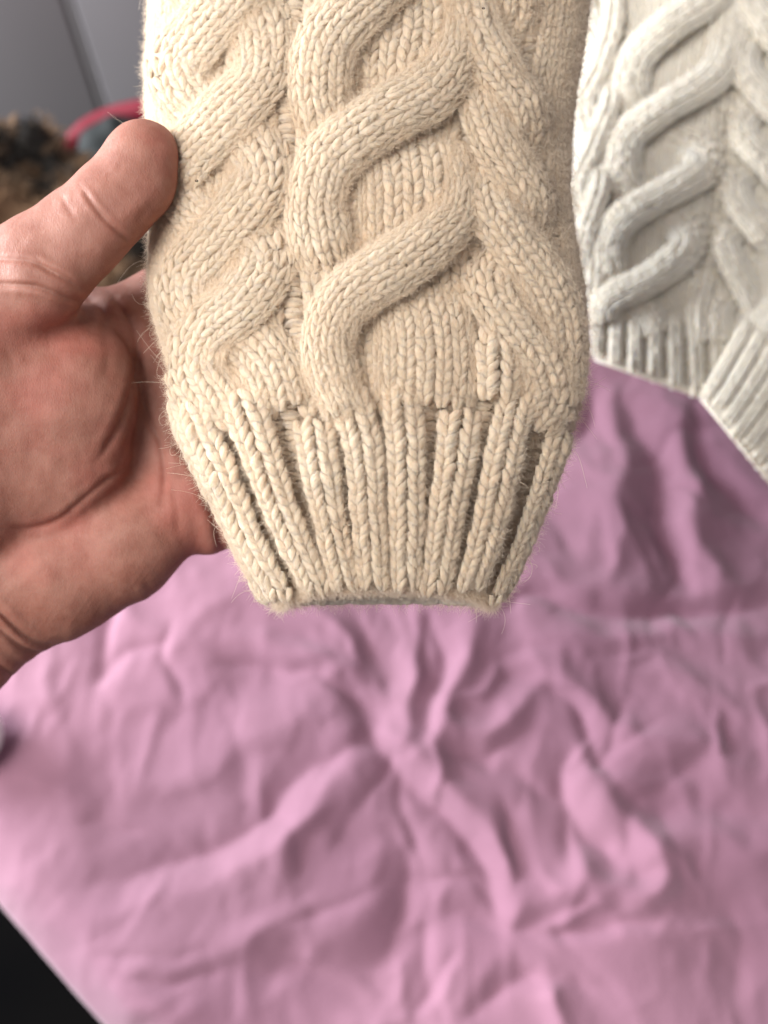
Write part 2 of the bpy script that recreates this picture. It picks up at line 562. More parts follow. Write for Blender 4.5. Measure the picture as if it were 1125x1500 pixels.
for nm, (nw, row, crown, strands) in CABLES.items():
    for way in strands:
        way = [(a + R.normal(0, 1.6), b + R.normal(0, 1.6), c * SHAPE[nm][0] + R.normal(0, 1), d * SHAPE[nm][1] * (1 + R.normal(0, .03))) for a, b, c, d in way]
        st = strand_stitches(TB, way, nw, row, crown)
        o = legs_object("cable_panel" if nm == "cable_panel" else "cable_strand", st, M_WOOL, sleeve, D0, False, 9, 9, 1.0, COLL)
        add_core(o, strand_core(TB, way, crown, -1.2), D0)

# --- ribs of the cuff
RIBS = [
    [(262, 600, 0, 20), (292, 668, 4, 19), (338, 765, 4, 17), (376, 850, 2, 15), (394, 889, 0, 14)],
    [(288, 604, 6, 28), (302, 640, 6, 30), (335, 700, 8, 30), (375, 790, 8, 26), (412, 868, 4, 22), (420, 890, 0, 21)],
    [(356, 588, 6, 30), (367, 612, 7, 31), (388, 670, 9, 29), (424, 765, 9, 25), (460, 860, 5, 21), (468, 888, 0, 20)],
    [(460, 628, 2, 27), (469, 680, 9, 28), (486, 765, 9, 23), (505, 862, 5, 21), (509, 888, 0, 20)],
    [(506, 580, 9, 26), (518, 604, 7, 28), (532, 660, 9, 26), (541, 765, 9, 24), (547, 862, 5, 22), (548, 888, 0, 21)],
    [(588, 578, 8, 27), (590, 604, 7, 28), (594, 660, 9, 27), (595, 765, 9, 25), (594, 862, 5, 22), (594, 888, 0, 21)],
    [(674, 614, 3, 29), (664, 680, 9, 29), (651, 765, 9, 25), (638, 862, 5, 22), (635, 888, 0, 21)],
    [(764, 572, 9, 27), (752, 600, 7, 27), (735, 665, 9, 27), (712, 765, 9, 25), (688, 860, 5, 22), (681, 888, 0, 21)],
    [(815, 640, 4, 22), (790, 705, 7, 22), (758, 790, 7, 20), (730, 862, 4, 18), (722, 882, 0, 17)],
]
for way in RIBS:
    st = strand_stitches(TB, [(a, b, c, d * 0.87) for a, b, c, d in way], 2, 15.5, 12, 0.35)
    o = legs_object("rib", st, M_WOOL, sleeve, D0, False, 9, 10, 1.0, COLL)
    add_core(o, strand_core(TB, [(a, b, c, d * 0.76) for a, b, c, d in way], 12, -2.0), D0)

# --- cast-on edge: one fat twisted yarn round the lip
th = np.linspace(0, 2 * np.pi, 120, endpoint=False)
ed = TB.at(th, np.full(120, 880.0), 6.0)
st = dict(O=ed, U=unit(np.cross(TB.normal(th, np.full(120, 880.0)), unit(np.roll(ed, -1, 0) - np.roll(ed, 1, 0)))),
          L=unit(np.roll(ed, -1, 0) - np.roll(ed, 1, 0)), N=TB.normal(th, np.full(120, 880.0)), w=np.full(120, 24.0), h=np.full(120, 13.0))
legs_object("cuff_edge", st, M_WOOL, sleeve, D0, True, 9, 8, 1.25, COLL)

ins = []
for k in range(22):
    psi = np.pi / 2 + (k + .5) * np.pi / 22
    Y = np.arange(800, 880, 14.0) + R.uniform(-1, 1)
    ps = np.full(len(Y), psi)
    ins.append(dict(O=TB.at(ps, Y, 29), U=-unit(TB.at(ps, Y + 2) - TB.at(ps, Y - 2)), L=-unit(TB.at(ps + .01, Y) - TB.at(ps - .01, Y)),
                    N=-TB.normal(ps, Y), w=np.full(len(Y), 22.0 if k % 4 < 2 else 17.0), h=np.full(len(Y), 14.0)))
legs_object("inner_knitting", merge(ins), M_WOOL, sleeve, D0, False, 9, 8, 1.0, COLL, "stuff")
# --- wool fluff
def wts(C, N):
    w = np.clip(N[:, 2] + 0.35, 0.02, 1)
    w = w * np.where((C[:, 0, 1] > -30), 1, 0.1)
    return w / w.sum()
fuzz("wool_fluff", COLL, 480000, M_FIBRE, sleeve, D0, (6, 20), 0.000026, out=1.1, weights=wts)
def wedge(C, N):
    w = np.where((np.abs(N[:, 2]) < 0.45) & (C[:, 0, 1] > 0), 1.0, 0.14)
    return w / w.sum()
fuzz("stray_fibres", COLL, 1000, M_FIBRE, sleeve, D0, (16, 75), 0.00005, npt=12, curl=0.8, out=1.1, weights=wedge)
fuzz("wool_fluff", COLL[-2:], 16000, M_FIBRE, sleeve, D0, (8, 26), 0.000034, out=1.3)
# two specks of chaff caught in the wool
for (x, y) in ((708, 12), (288, 265)):
    ps = TB.psi(np.array([x]), np.array([y])); p = TB.at(ps, np.array([float(y)]))[0] + np.array([0, 0, 50])
    bpy_v = []
    a = np.linspace(0, 2 * np.pi, 6, endpoint=False)
    ring = lambda r, z: [p + np.array([r * math.cos(k) * 1.4, r * math.sin(k), z]) for k in a]
    Vv = np.array(ring(.6, -1.6) + ring(1.9, 0) + ring(.6, 1.6))
    f = np.array([[k + r * 6, (k + 1) % 6 + r * 6, (k + 1) % 6 + r * 6 + 6, k + r * 6 + 6] for r in range(2) for k in range(6)])
    m, nt, b = new_mat("chaff"); b.inputs["Base Color"].default_value = (0.05, 0.03, 0.02, 1)
    mesh_obj("chaff_speck", P(Vv), f, m, sleeve)

# ------------------------------------------------------------------ the hand
def ell(Pn, a, b, ra, rb, zs=1.0):
    """distance to a tapered capsule whose section is flattened in depth by zs"""
    a = np.array(a, float); b = np.array(b, float)
    sc = np.array([1, 1, 1 / zs])
    p = Pn * sc; A = a * sc; Bv = b * sc
    d = Bv - A
    t = np.clip(((p - A) @ d) / (d @ d + 1e-9), 0, 1)
    q = np.linalg.norm(p - A - t[..., None] * d, axis=-1)
    return (q - (ra + (rb - ra) * t)) * (0.5 + 0.5 * zs)


def smin(a, b, k):
    h = np.clip(0.5 + 0.5 * (b - a) / k, 0, 1)
    return b * (1 - h) + a * h - k * h * (1 - h)


def surface_nets(S, org, step):
    ins = S < 0
    nx, ny_, nz = S.shape
    acc = np.zeros((nx - 1, ny_ - 1, nz - 1, 3)); cnt = np.zeros((nx - 1, ny_ - 1, nz - 1))
    idx = np.indices((nx - 1, ny_ - 1, nz - 1)).transpose(1, 2, 3, 0)
    corners = [(i, j, k) for i in (0, 1) for j in (0, 1) for k in (0, 1)]
    sl = lambda c: S[c[0]:nx - 1 + c[0], c[1]:ny_ - 1 + c[1], c[2]:nz - 1 + c[2]]
    for a in corners:
        for b in corners:
            if sum(abs(a[q] - b[q]) for q in range(3)) == 1 and a < b:
                va, vb = sl(a), sl(b)
                m = (va < 0) != (vb < 0)
                t = np.where(m, va / (va - vb + 1e-12), 0)
                for q in range(3):
                    acc[..., q] += np.where(m, a[q] + t * (b[q] - a[q]), 0)
                cnt += m
    act = cnt > 0
    vid = -np.ones(act.shape, int); vid[act] = np.arange(act.sum())
    V = (acc[act] / cnt[act][:, None] + idx[act]) * step + org
    Fs = []
    for ax in range(3):
        o1, o2 = [(1, 2), (2, 0), (0, 1)][ax]
        s0 = [slice(1, -1)] * 3; s1 = [slice(1, -1)] * 3
        s0[ax] = slice(0, -1); s1[ax] = slice(1, None)
        A, Bv = ins[tuple(s0)], ins[tuple(s1)]
        m = A != Bv
        loc = np.argwhere(m)
        base = loc + 1; base[:, ax] -= 1
        e1 = np.zeros(3, int); e1[o1] = 1; e2 = np.zeros(3, int); e2[o2] = 1
        def g(q): return vid[q[:, 0], q[:, 1], q[:, 2]]
        f = np.stack([g(base - e1 - e2), g(base - e2), g(base), g(base - e1)], -1)
        flip = ~A[m]
        f[flip] = f[flip][:, ::-1]
        Fs.append(f)
    Fq = np.concatenate(Fs)
    return V, Fq[(Fq >= 0).all(1)]


STEP = 5.0
gx = np.arange(-700, 620, STEP); gy = np.arange(150, 1660, STEP); gz = np.arange(-330, 130, STEP)
G = np.stack(np.meshgrid(gx, gy, gz, indexing='ij'), -1).astype(np.float32)
prim = lambda *a, **k: ell(G, *a, **k).astype(np.float32)
# thumb
d = prim((207, 229, 8), (196, 262, 6), 56, 63, 0.78)
d = smin(d, prim((196, 262, 6), (160, 300, 4), 62, 65, 0.8), 14)
d = smin(d, prim((160, 300, 4), (120, 338, 0), 64, 66, 0.85), 14)
d = smin(d, prim((120, 338, 0), (50, 398, -12), 68, 80, 0.85), 16)
d = smin(d, prim((50, 398, -12), (-60, 470, -50), 80, 105, 0.85), 22)
# ball of the thumb and palm
palm = prim((62, 575, -72), (60, 650, -86), 140, 132, 0.62)
palm = smin(palm, prim((-60, 520, -60), (-80, 720, -90), 130, 130, 0.8), 40)
body = prim((110, 560, -150), (110, 720, -150), 145, 150, 0.42)
body = smin(body, prim((215, 520, -140), (255, 700, -145), 70, 80, 0.75), 36)
body = smin(body, prim((262, 742, -122), (170, 800, -120), 66, 80, 0.85), 34)
body = smin(body, prim((170, 800, -120), (70, 838, -125), 80, 95, 0.85), 34)
body = smin(body, prim((70, 838, -125), (-60, 870, -135), 95, 130, 0.7), 40)
body = smin(body, palm, 22)
body = smin(body, prim((-58, 880, -130), (-230, 1090, -150), 128, 128, 0.68), 26)
body = smin(body, prim((-230, 1090, -150), (-530, 1480, -150), 128, 150, 0.75), 26)
d = smin(d, body, 20)
# fold of skin between thumb and first finger
d = smin(d, prim((120, 492, -95), (165, 470, -120), 42, 40, 0.9), 16)
# fingers, running on behind the sleeve
FING = [
    [((165, 490, -140), 62), ((242, 452, -165), 64), ((370, 425, -205), 54), ((455, 412, -222), 50), ((530, 405, -212), 42)],
    [((200, 570, -150), 60), ((300, 545, -175), 60), ((420, 520, -205), 54), ((510, 508, -215), 49), ((585, 502, -200), 41)],
    [((220, 650, -150), 60), ((300, 640, -165), 58), ((410, 622, -185), 52), ((490, 614, -190), 47), ((560, 610, -178), 40)],
    [((250, 730, -130), 58), ((305, 752, -132), 58), ((385, 735, -160), 45), ((440, 728, -165), 41), ((492, 724, -155), 35)],
]
for fg in FING:
    f = None
    for (a, ra), (b, rb) in zip(fg, fg[1:]):
        q = prim(a, b, ra, rb, 0.9)
        f = q if f is None else smin(f, q, 10)
    d = smin(d, f, 12)
HV, HF = surface_nets(d, np.array([gx[0], gy[0], gz[0]]), STEP)
del G, d, palm, body


def smooth_and_split(V, Fq, it=2):
    me = bpy.data.meshes.new("tmp")
    me.from_pydata(V.tolist(), [], Fq.tolist())
    o = bpy.data.objects.new("tmp", me); COL.objects.link(o)
    m = o.modifiers.new("s", 'SMOOTH'); m.iterations = it; m.factor = 0.5
    m = o.modifiers.new("u", 'SUBSURF'); m.levels = 1; m.render_levels = 1
    dg = bpy.context.evaluated_depsgraph_get()
    e = o.evaluated_get(dg).to_mesh()
    v = np.zeros(len(e.vertices) * 3, np.float32); e.vertices.foreach_get("co", v)
    f = np.zeros(len(e.loops), np.int32); e.loops.foreach_get("vertex_index", f)
    nn = np.zeros(len(e.vertices) * 3, np.float32); e.vertices.foreach_get("normal", nn)
    o.evaluated_get(dg).to_mesh_clear()
    bpy.data.objects.remove(o); bpy.data.meshes.remove(me)
    return v.reshape(-1, 3).astype(float), f.reshape(-1, 4), nn.reshape(-1, 3).astype(float)


HV, HF, HN = smooth_and_split(HV, HF, 3)
if HN[np.argmax(HV[:, 2])][2] < 0:
    HN = -HN; HF = HF[:, ::-1]
front = np.clip(HN[:, 2] * 2.2 + 0.35, 0, 1)
# creases: (polyline in the photograph, depth, half width)
CREASES = [
    ([(118, 272), (134, 296), (153, 320), (181, 346), (190, 356)], 2.4, 3.2),
    ([(88, 283), (97, 300), (108, 318)], 1.2, 4),
    ([(226, 296), (212, 312), (200, 330)], 0.8, 6),
    ([(-20, 378), (0, 379), (46, 384), (92, 406), (128, 428)], 3.2, 3.6),
    ([(-20, 414), (0, 416), (53, 420), (100, 438), (128, 446)], 3.2, 3.8),
    ([(48, 372), (70, 395), (84, 402)], 1.2, 3.5),
    ([(120, 436), (142, 445), (152, 462), (157, 480)], 3.2, 5),
    ([(160, 424), (178, 452), (197, 484), (203, 527), (197, 560), (180, 610), (160, 650), (140, 680)], 4.2, 5.5),
    ([(203, 527), (208, 580), (222, 622), (236, 652), (241, 700), (237, 750)], 3.0, 5),
    ([(200, 670), (170, 694), (140, 716), (108, 745), (84, 762), (48, 774), (-10, 774)], 2.6, 4),
    ([(245, 640), (262, 655), (278, 670), (292, 690), (305, 722), (316, 760), (325, 800), (330, 826)], 7.0, 6.5),
    ([(140, 700), (200, 702), (215, 698)], 1.0, 4),
    ([(-20, 880), (0, 896), (32, 928), (62, 944), (92, 944)], 5.0, 4.5),
    ([(-20, 905), (0, 920), (40, 952), (90, 960)], 5.0, 4.5),
    ([(-20, 962), (0, 976), (24, 996)], 3.5, 4.5),
    ([(250, 690), (258, 740), (262, 790)], 1.2, 6),
    ([(60, 500), (110, 560), (130, 620)], 0.9, 12),
    ([(150, 470), (160, 520), (150, 560)], 1.5, 9),
    ([(215, 850), (222, 872), (218, 885)], 1.6, 6),
]
disp = np.zeros(len(HV))
for pl, dep, wd in CREASES:
    c = catmull(pl, 6)[:, :2] + 0
    near = (np.abs(HV[:, 0] - c[:, 0].mean()) < 260) & (np.abs(HV[:, 1] - c[:, 1].mean()) < 260) & (front > 0.05)
    dd, tt = poly_dist(HV[near, 0], HV[near, 1], c)
    end = np.clip(np.minimum(tt, 1 - tt) / 0.16, 0.15, 1)
    disp[near] += end * (-dep * 0.82 * np.exp(-(dd / wd) ** 2) + dep * 0.33 * np.exp(-((dd - 2.6 * wd) / (1.5 * wd)) ** 2)) * front[near]
disp += (vnoise(HV[:, 0] / 34 + HV[:, 2] / 50, HV[:, 1] / 34, 3) * 1.6 + vnoise(HV[:, 0] / 15, HV[:, 1] / 15 + HV[:, 2] / 20, 4) * 0.45)
# fine wrinkles on the outer side of the wrist and the lower edge of the palm
wr = np.clip((HV[:, 1] - 700) / 200, 0, 1) * 0.2
disp += wr * vnoise(HV[:, 0] / 5 + HV[:, 1] / 7, HV[:, 1] / 30 - HV[:, 0] / 30, 5) * 0.8
HV = HV + HN * disp[:, None]

mS, nt, b = new_mat("skin")
Lk = nt.links.new
tc = nd(nt, "ShaderNodeTexCoord")
big = nd(nt, "ShaderNodeTexNoise", i_Scale=28.0, i_Detail=3.0, i_Roughness=0.55)
Lk(tc.outputs["Object"], big.inputs["Vector"])
rp = ramp(nt, [(0.30, (0.285, 0.118, 0.086)), (0.52, (0.335, 0.155, 0.118)), (0.70, (0.365, 0.135, 0.105))])
Lk(big.outputs[0], rp.inputs[0])
mot = nd(nt, "ShaderNodeTexNoise", i_Scale=170.0, i_Detail=4.0, i_Roughness=0.6)
Lk(tc.outputs["Object"], mot.inputs["Vector"])
rm = ramp(nt, [(0.35, (0.84, 0.74, 0.72)), (0.6, (1, 1, 1))])
Lk(mot.outputs[0], rm.inputs[0])
mu = nd(nt, "ShaderNodeMixRGB", blend_type='MULTIPLY'); mu.inputs[0].default_value = 0.8
Lk(rp.outputs[0], mu.inputs[1]); Lk(rm.outputs[0], mu.inputs[2])
Lk(mu.outputs[0], b.inputs["Base Color"])
b.inputs["Roughness"].default_value = 0.6
b.inputs["Specular IOR Level"].default_value = 0.35
b.inputs["Subsurface Weight"].default_value = 0.35
b.inputs["Subsurface Radius"].default_value = (1.0, 0.35, 0.2)
b.inputs["Subsurface Scale"].default_value = 0.0035
vo = nd(nt, "ShaderNodeTexVoronoi", i_Scale=1500.0); vo.feature = 'DISTANCE_TO_EDGE'
mp = nd(nt, "ShaderNodeMapping"); mp.inputs["Rotation"].default_value = (0.3, 0.2, 0.7); mp.inputs["Scale"].default_value = (1, 0.45, 0.6)
Lk(tc.outputs["Object"], mp.inputs[0]); Lk(mp.outputs[0], vo.inputs["Vector"])
fn = nd(nt, "ShaderNodeTexNoise", i_Scale=700.0, i_Detail=5.0)
Lk(mp.outputs[0], fn.inputs["Vector"])
b1 = nd(nt, "ShaderNodeBump", i_Strength=0.35, i_Distance=0.00025)
Lk(vo.outputs["Distance"], b1.inputs["Height"])
b2 = nd(nt, "ShaderNodeBump", i_Strength=0.35, i_Distance=0.0003)
Lk(fn.outputs[0], b2.inputs["Height"]); Lk(b1.outputs[0], b2.inputs["Normal"])
Lk(b2.outputs[0], b.inputs["Normal"])
hand = mesh_obj("hand", P(HV), HF, mS)
tag(hand, "bare left hand, thumb pinching the edge of the cream knitted sleeve", "hand")

# ------------------------------------------------------------------ pink bedding
def W2(X, Y):
    p = ray_plane(X, Y)
    return p[..., 0], p[..., 1]


# outline of the mattress top (left/near side) as a smooth curve in the photograph, dropped to the bed plane
edge_px = [(-330, 700), (-210, 880), (-120, 1040), (-50, 1170), (-8, 1262), (60, 1345), (125, 1420), (200, 1500), (290, 1590), (450, 1680), (700, 1790)]
ex, ey = W2(np.array([p[0] for p in edge_px], float), np.array([p[1] for p in edge_px], float))
EDGE = catmull(np.stack([ex, ey], -1), 8)


def side(X, Y):
    """signed distance inside (+) the mattress edge"""
    dd, _ = poly_dist(X, Y, EDGE)
    best = np.full(X.shape, 1e9); sg = np.zeros(X.shape)
    for a, b_ in zip(EDGE[:-1], EDGE[1:]):
        m = (a + b_) / 2
        q = np.hypot(X - m[0], Y - m[1]); c = (b_[0] - a[0]) * (Y - a[1]) - (b_[1] - a[1]) * (X - a[0])
        u = q < best
        best = np.where(u, q, best); sg = np.where(u, np.sign(c), sg)
    return dd * sg


RIDGES = [  # (polyline in photograph px, height mm (negative: valley), half width mm)
    ([(700, 880), (690, 950), (668, 1010), (650, 1060), (610, 1105)], 9, 9),
    ([(640, 890), (655, 960), (640, 1030), (628, 1080)], -8, 7),
    ([(600, 920), (612, 1000), (606, 1060), (575, 1090)], 6, 8),
    ([(545, 1030), (556, 1080), (600, 1140), (660, 1200), (720, 1280), (742, 1350)], -8, 8),
    ([(585, 1060), (640, 1130), (700, 1190), (760, 1260), (775, 1320), (765, 1370)], 8, 9),
    ([(520, 1060), (500, 1130), (450, 1200), (420, 1290)], 6, 12),
    ([(350, 972), (430, 985), (500, 1000), (570, 1035)], -6, 7),
    ([(360, 940), (440, 955), (520, 975), (590, 1010)], 6, 10),
    ([(155, 890), (160, 940), (152, 1010)], -5, 6),
    ([(180, 890), (240, 930), (300, 950)], 4, 12),
    ([(150, 1010), (190, 970), (260, 940)], -5, 7),
    ([(140, 1300), (250, 1255), (370, 1195), (460, 1130), (530, 1080)], -7, 9),
    ([(150, 1340), (280, 1290), (400, 1240), (500, 1170)], 6, 12),
    ([(200, 1130), (300, 1110), (420, 1060), (480, 1050)], 5, 12),
    ([(340, 1060), (365, 1110), (350, 1180)], -4, 8),
    ([(740, 1000), (830, 1030), (870, 1080), (900, 1150)], -7, 8),
    ([(760, 980), (860, 1010), (920, 1060), (1000, 1110), (1125, 1150)], 7, 12),
    ([(840, 1120), (850, 1190), (885, 1240)], -8, 8),
    ([(870, 1110), (880, 1170), (930, 1220), (960, 1260), (930, 1330)], 8, 9),
    ([(1130, 880), (1020, 893), (900, 890), (780, 885), (740, 900)], -9, 8),
    ([(1130, 850), (1000, 865), (880, 862), (780, 860)], 6, 12),
    ([(1130, 925), (1000, 930), (880, 925), (800, 945)], 6, 11),
    ([(880, 560), (840, 650), (800, 720), (820, 800)], -9, 12),
    ([(930, 600), (960, 680), (965, 760), (1000, 850)], -10, 13),
    ([(900, 590), (910, 680), (890, 750), (930, 830)], 9, 14),
    ([(1010, 600), (1040, 680), (1090, 730), (1140, 760)], -12, 12),
    ([(1000, 620), (1020, 700), (1010, 780), (1060, 850)], 10, 14),
    ([(1130, 1210), (1030, 1195), (950, 1205), (900, 1245)], -7, 8),
    ([(1130, 1250), (1040, 1230), (960, 1235)], 6, 9),
    ([(1130, 1060), (1040, 1030), (960, 990), (880, 970)], 5, 12),
    ([(620, 1365), (625, 1430), (650, 1500)], -6, 9),
    ([(600, 1370), (680, 1360), (760, 1375), (830, 1340)], -6, 8),
    ([(690, 1510), (750, 1470), (800, 1435)], -6, 6),
    ([(820, 1450), (830, 1500), (830, 1560)], 7, 7),
    ([(820, 1300), (870, 1280), (930, 1300), (1000, 1280)], 6, 9),
    ([(800, 1400), (900, 1390), (1000, 1370), (1100, 1380)], 4, 14),
    ([(590, 1270), (560, 1370), (490, 1430)], -6, 9),
    ([(540, 1260), (500, 1370), (470, 1420)], 5, 11),
    ([(755, 1190), (775, 1260), (770, 1320)], -6, 7),
    ([(300, 1400), (400, 1370), (480, 1330)], 5, 13),
    ([(220, 1440), (330, 1420), (450, 1440), (560, 1420)], -5, 12),
    ([(150, 1370), (190, 1430), (260, 1480)], 5, 14),
    ([(650, 1050), (700, 1070), (740, 1050), (780, 1000)], 7, 8),
    ([(660, 1100), (700, 1110), (750, 1080)], -6, 7),
    ([(1080, 1330), (1090, 1400), (1085, 1480)], -3, 7),
    ([(520, 900), (560, 960), (580, 1000)], -4, 9),
    ([(430, 920), (500, 965), (545, 1020)], -4, 8),
    ([(60, 1010), (90, 1090), (80, 1180), (130, 1250)], 4, 14),
]


rs_ = np.random.RandomState(5)
HUBS = [(600, 1060, 150), (850, 1180, 120), (760, 1370, 110), (900, 700, 110), (1080, 1000, 130), (300, 1150, 160), (400, 1400, 160), (1000, 1400, 130)]
WT = np.array([30, 26, 18, 14, 16, 10, 10, 14]); WT = WT / WT.sum()
for _ in range(95):
    hx, hy, hr = HUBS[rs_.choice(8, p=WT)]
    a = rs_.uniform(0, 2 * np.pi); r0 = rs_.uniform(0.15, 1.1) * hr
    L0 = rs_.uniform(50, 170); x, y = hx + r0 * math.cos(a), hy + r0 * math.sin(a)
    a2 = a + rs_.normal(0, .45)
    pl = []
    for q in range(5):
        pl.append((x, y)); x += L0 / 4 * math.cos(a2); y += L0 / 4 * math.sin(a2); a2 += rs_.normal(0, .28)
    RIDGES.append((pl, rs_.choice([-1, 1]) * rs_.uniform(1.0, 3.4), rs_.uniform(2.4, 5.0)))


def bed_height(X, Y):
    Z = np.zeros(X.shape)
    # push the sample points about so that folds wander like cloth
    wx = X + 0.010 * vnoise(X / 0.05, Y / 0.05, 11) + 0.003 * vnoise(X / 0.017, Y / 0.017, 12)
    wy = Y + 0.010 * vnoise(X / 0.05, Y / 0.05, 13) + 0.003 * vnoise(X / 0.017, Y / 0.017, 14)
    for pl, hgt, wd in RIDGES:
        a = np.array(pl, float)
        px, py = W2(a[:, 0], a[:, 1])
        c = catmull(np.stack([px, py], -1), 5)
        wd_, h_ = wd * 0.001, hgt * 0.001
        bx0, by0 = c.min(0) - 0.09; bx1, by1 = c.max(0) + 0.09
        m = (X > bx0) & (X < bx1) & (Y > by0) & (Y < by1)
        dd, tt = poly_dist(wx[m], wy[m], c)
        end = np.sin(np.pi * np.clip(0.08 + 0.84 * tt, 0, 1)) ** 0.7
        q = dd / (wd_ * (0.7 + 0.5 * end))
        prof = np.exp(-np.abs(q) ** (1.35 if hgt < 0 else 1.6))
        Z[m] += 0.85 * h_ * end * prof
    Z += 0.0030 * vnoise(wx / 0.040, wy / 0.055, 21) + 0.006 * vnoise(X / 0.13, Y / 0.13, 22)
    Z += 0.0011 * (1 - np.abs(vnoise(wx / 0.022, wy / 0.034, 23))) ** 2 + 0.0004 * vnoise(wx / 0.007, wy / 0.010, 24)
    return Z


bx = np.linspace(-0.75, 0.85, 640); by = np.linspace(-0.30, 1.02, 560)
BX, BY = np.meshgrid(bx, by, indexing='ij')
S = side(BX, BY)
BZ = bed_height(BX, BY)
rd = 0.016
t_ = np.clip(-S / rd, 0, None)
drop = np.where(S < rd, -0.5 * rd * np.clip((rd - S) / rd, 0, 2) ** 2 * 0.6, 0)
drop = np.where(S < -rd, drop - (-S - rd) * 5, drop)
BZ = BZ * np.clip(1 + S / 0.05, 0.15, 1) + drop
Vb = np.stack([BX, BY, BZ], -1).reshape(-1, 3)
Fb = grid_faces(len(bx), len(by))[:, ::1]
keep = ((S.reshape(-1)[Fb] > -0.020) & (BY.reshape(-1)[Fb] < 0.70)).all(1)
Fb = Fb[keep]
mP, nt, b = new_mat("pink_cotton")
Lk = nt.links.new
tc = nd(nt, "ShaderNodeTexCoord")
n1 = nd(nt, "ShaderNodeTexNoise", i_Scale=9.0, i_Detail=3.0)
Lk(tc.outputs["Object"], n1.inputs["Vector"])
rp = ramp(nt, [(0.35, (0.295, 0.146, 0.215)), (0.65, (0.335, 0.172, 0.245))])
Lk(n1.outputs[0], rp.inputs[0]); Lk(rp.outputs[0], b.inputs["Base Color"])
b.inputs["Roughness"].default_value = 0.8
b.inputs["Specular IOR Level"].default_value = 0.25
b.inputs["Sheen Weight"].default_value = 0.35
wv = nd(nt, "ShaderNodeTexNoise", i_Scale=420.0, i_Detail=4.0)
Lk(tc.outputs["Object"], wv.inputs["Vector"])
cr_ = nd(nt, "ShaderNodeTexNoise", i_Scale=34.0, i_Detail=4.0, i_Roughness=0.5, i_Distortion=0.8)
cr_.noise_type = 'RIDGED_MULTIFRACTAL'
Lk(tc.outputs["Object"], cr_.inputs["Vector"])
bc = nd(nt, "ShaderNodeBump", i_Strength=0.30, i_Distance=0.0022)
Lk(cr_.outputs[0], bc.inputs["Height"])
bp = nd(nt, "ShaderNodeBump", i_Strength=0.25, i_Distance=0.0008)
Lk(bc.outputs[0], bp.inputs["Normal"])
Lk(wv.outputs[0], bp.inputs["Height"]); Lk(bp.outputs[0], b.inputs["Normal"])
sheet = mesh_obj("bed_sheet", Vb, Fb, mP)
tag(sheet, "crumpled pink cotton sheet spread over the bed", "bed sheet")

# dark floor and grey cupboard wall behind
mF, nt, b = new_mat("dark_floor")
b.inputs["Roughness"].default_value = 1.0; b.inputs["Specular IOR Level"].default_value = 0.0
nn = nd(nt, "ShaderNodeTexNoise", i_Scale=14.0); rr_ = ramp(nt, [(0.3, (0.003, 0.003, 0.0035)), (0.7, (0.007, 0.0065, 0.006))])
nt.links.new(nn.outputs[0], rr_.inputs[0]); nt.links.new(rr_.outputs[0], b.inputs["Base Color"])
fl = mesh_obj("floor", [(-3, -2, -0.5), (3, -2, -0.5), (3, 3, -0.5), (-3, 3, -0.5)], [[0, 1, 2, 3]], mF, smooth=False)
fl["kind"] = "structure"

# ------------------------------------------------------------------ the sweater behind
D2 = 0.40
TB2 = Tube([(-120, 862), (0, 852), (150, 840), (300, 838), (420, 852), (530, 866), (600, 875)],
           [(-120, 1260), (300, 1225), (450, 1180), (600, 1120)], ([-120, 600], [62, 50]), ([-120, 600], [30, 30]),
           lambda Y: -0.15 * (560 - np.asarray(Y, float)), D2)
_at2 = TB2.at
def at2(psi, Y, inset=0.0):
    p = _at2(np.asarray(psi, float), np.asarray(Y, float), inset)
    p[..., 1] += np.clip((Y - 380) / 150.0, 0, 1) * (p[..., 0] - 868) * 0.36
    return p
TB2.at = at2
sweater = empty("knitted_sweater", P(np.array([1010.0, 560, -20]), D2),
                "cable knit sweater, its wool whitened for window light, with ribbed edges hanging behind the sleeve, above the pink sheet", "sweater")
COLL2 = []


def lining(tube, name, y0, y1, parent, D, mat, ins=(5, 10), n1=70, n2=90):
    Yv = np.linspace(y0, y1, n1); av = np.linspace(0, 2 * np.pi, n2, endpoint=False)
    A_, Y_ = np.meshgrid(av, Yv, indexing='ij')
    Vo, Vi = tube.at(A_, Y_, ins[0]), tube.at(A_, Y_, ins[1])
    Fo = grid_faces(n2, n1, True); Fi = Fo[:, ::-1] + n1 * n2
    i = np.arange(n2); i2 = (i + 1) % n2
    lip = np.stack([i * n1 + n1 - 1, i2 * n1 + n1 - 1, i2 * n1 + n1 - 1 + n1 * n2, i * n1 + n1 - 1 + n1 * n2], -1)
    ya = np.stack([A_ * 12, Y_ * 0.05, 0 * A_], -1).reshape(-1, 3)
    return mesh_obj(name, P(np.concatenate([Vo.reshape(-1, 3), Vi.reshape(-1, 3)]), D), np.concatenate([Fo, Fi, lip]), mat, parent, True,
                    {"yarn": ('FLOAT_VECTOR', np.concatenate([ya, ya]))})


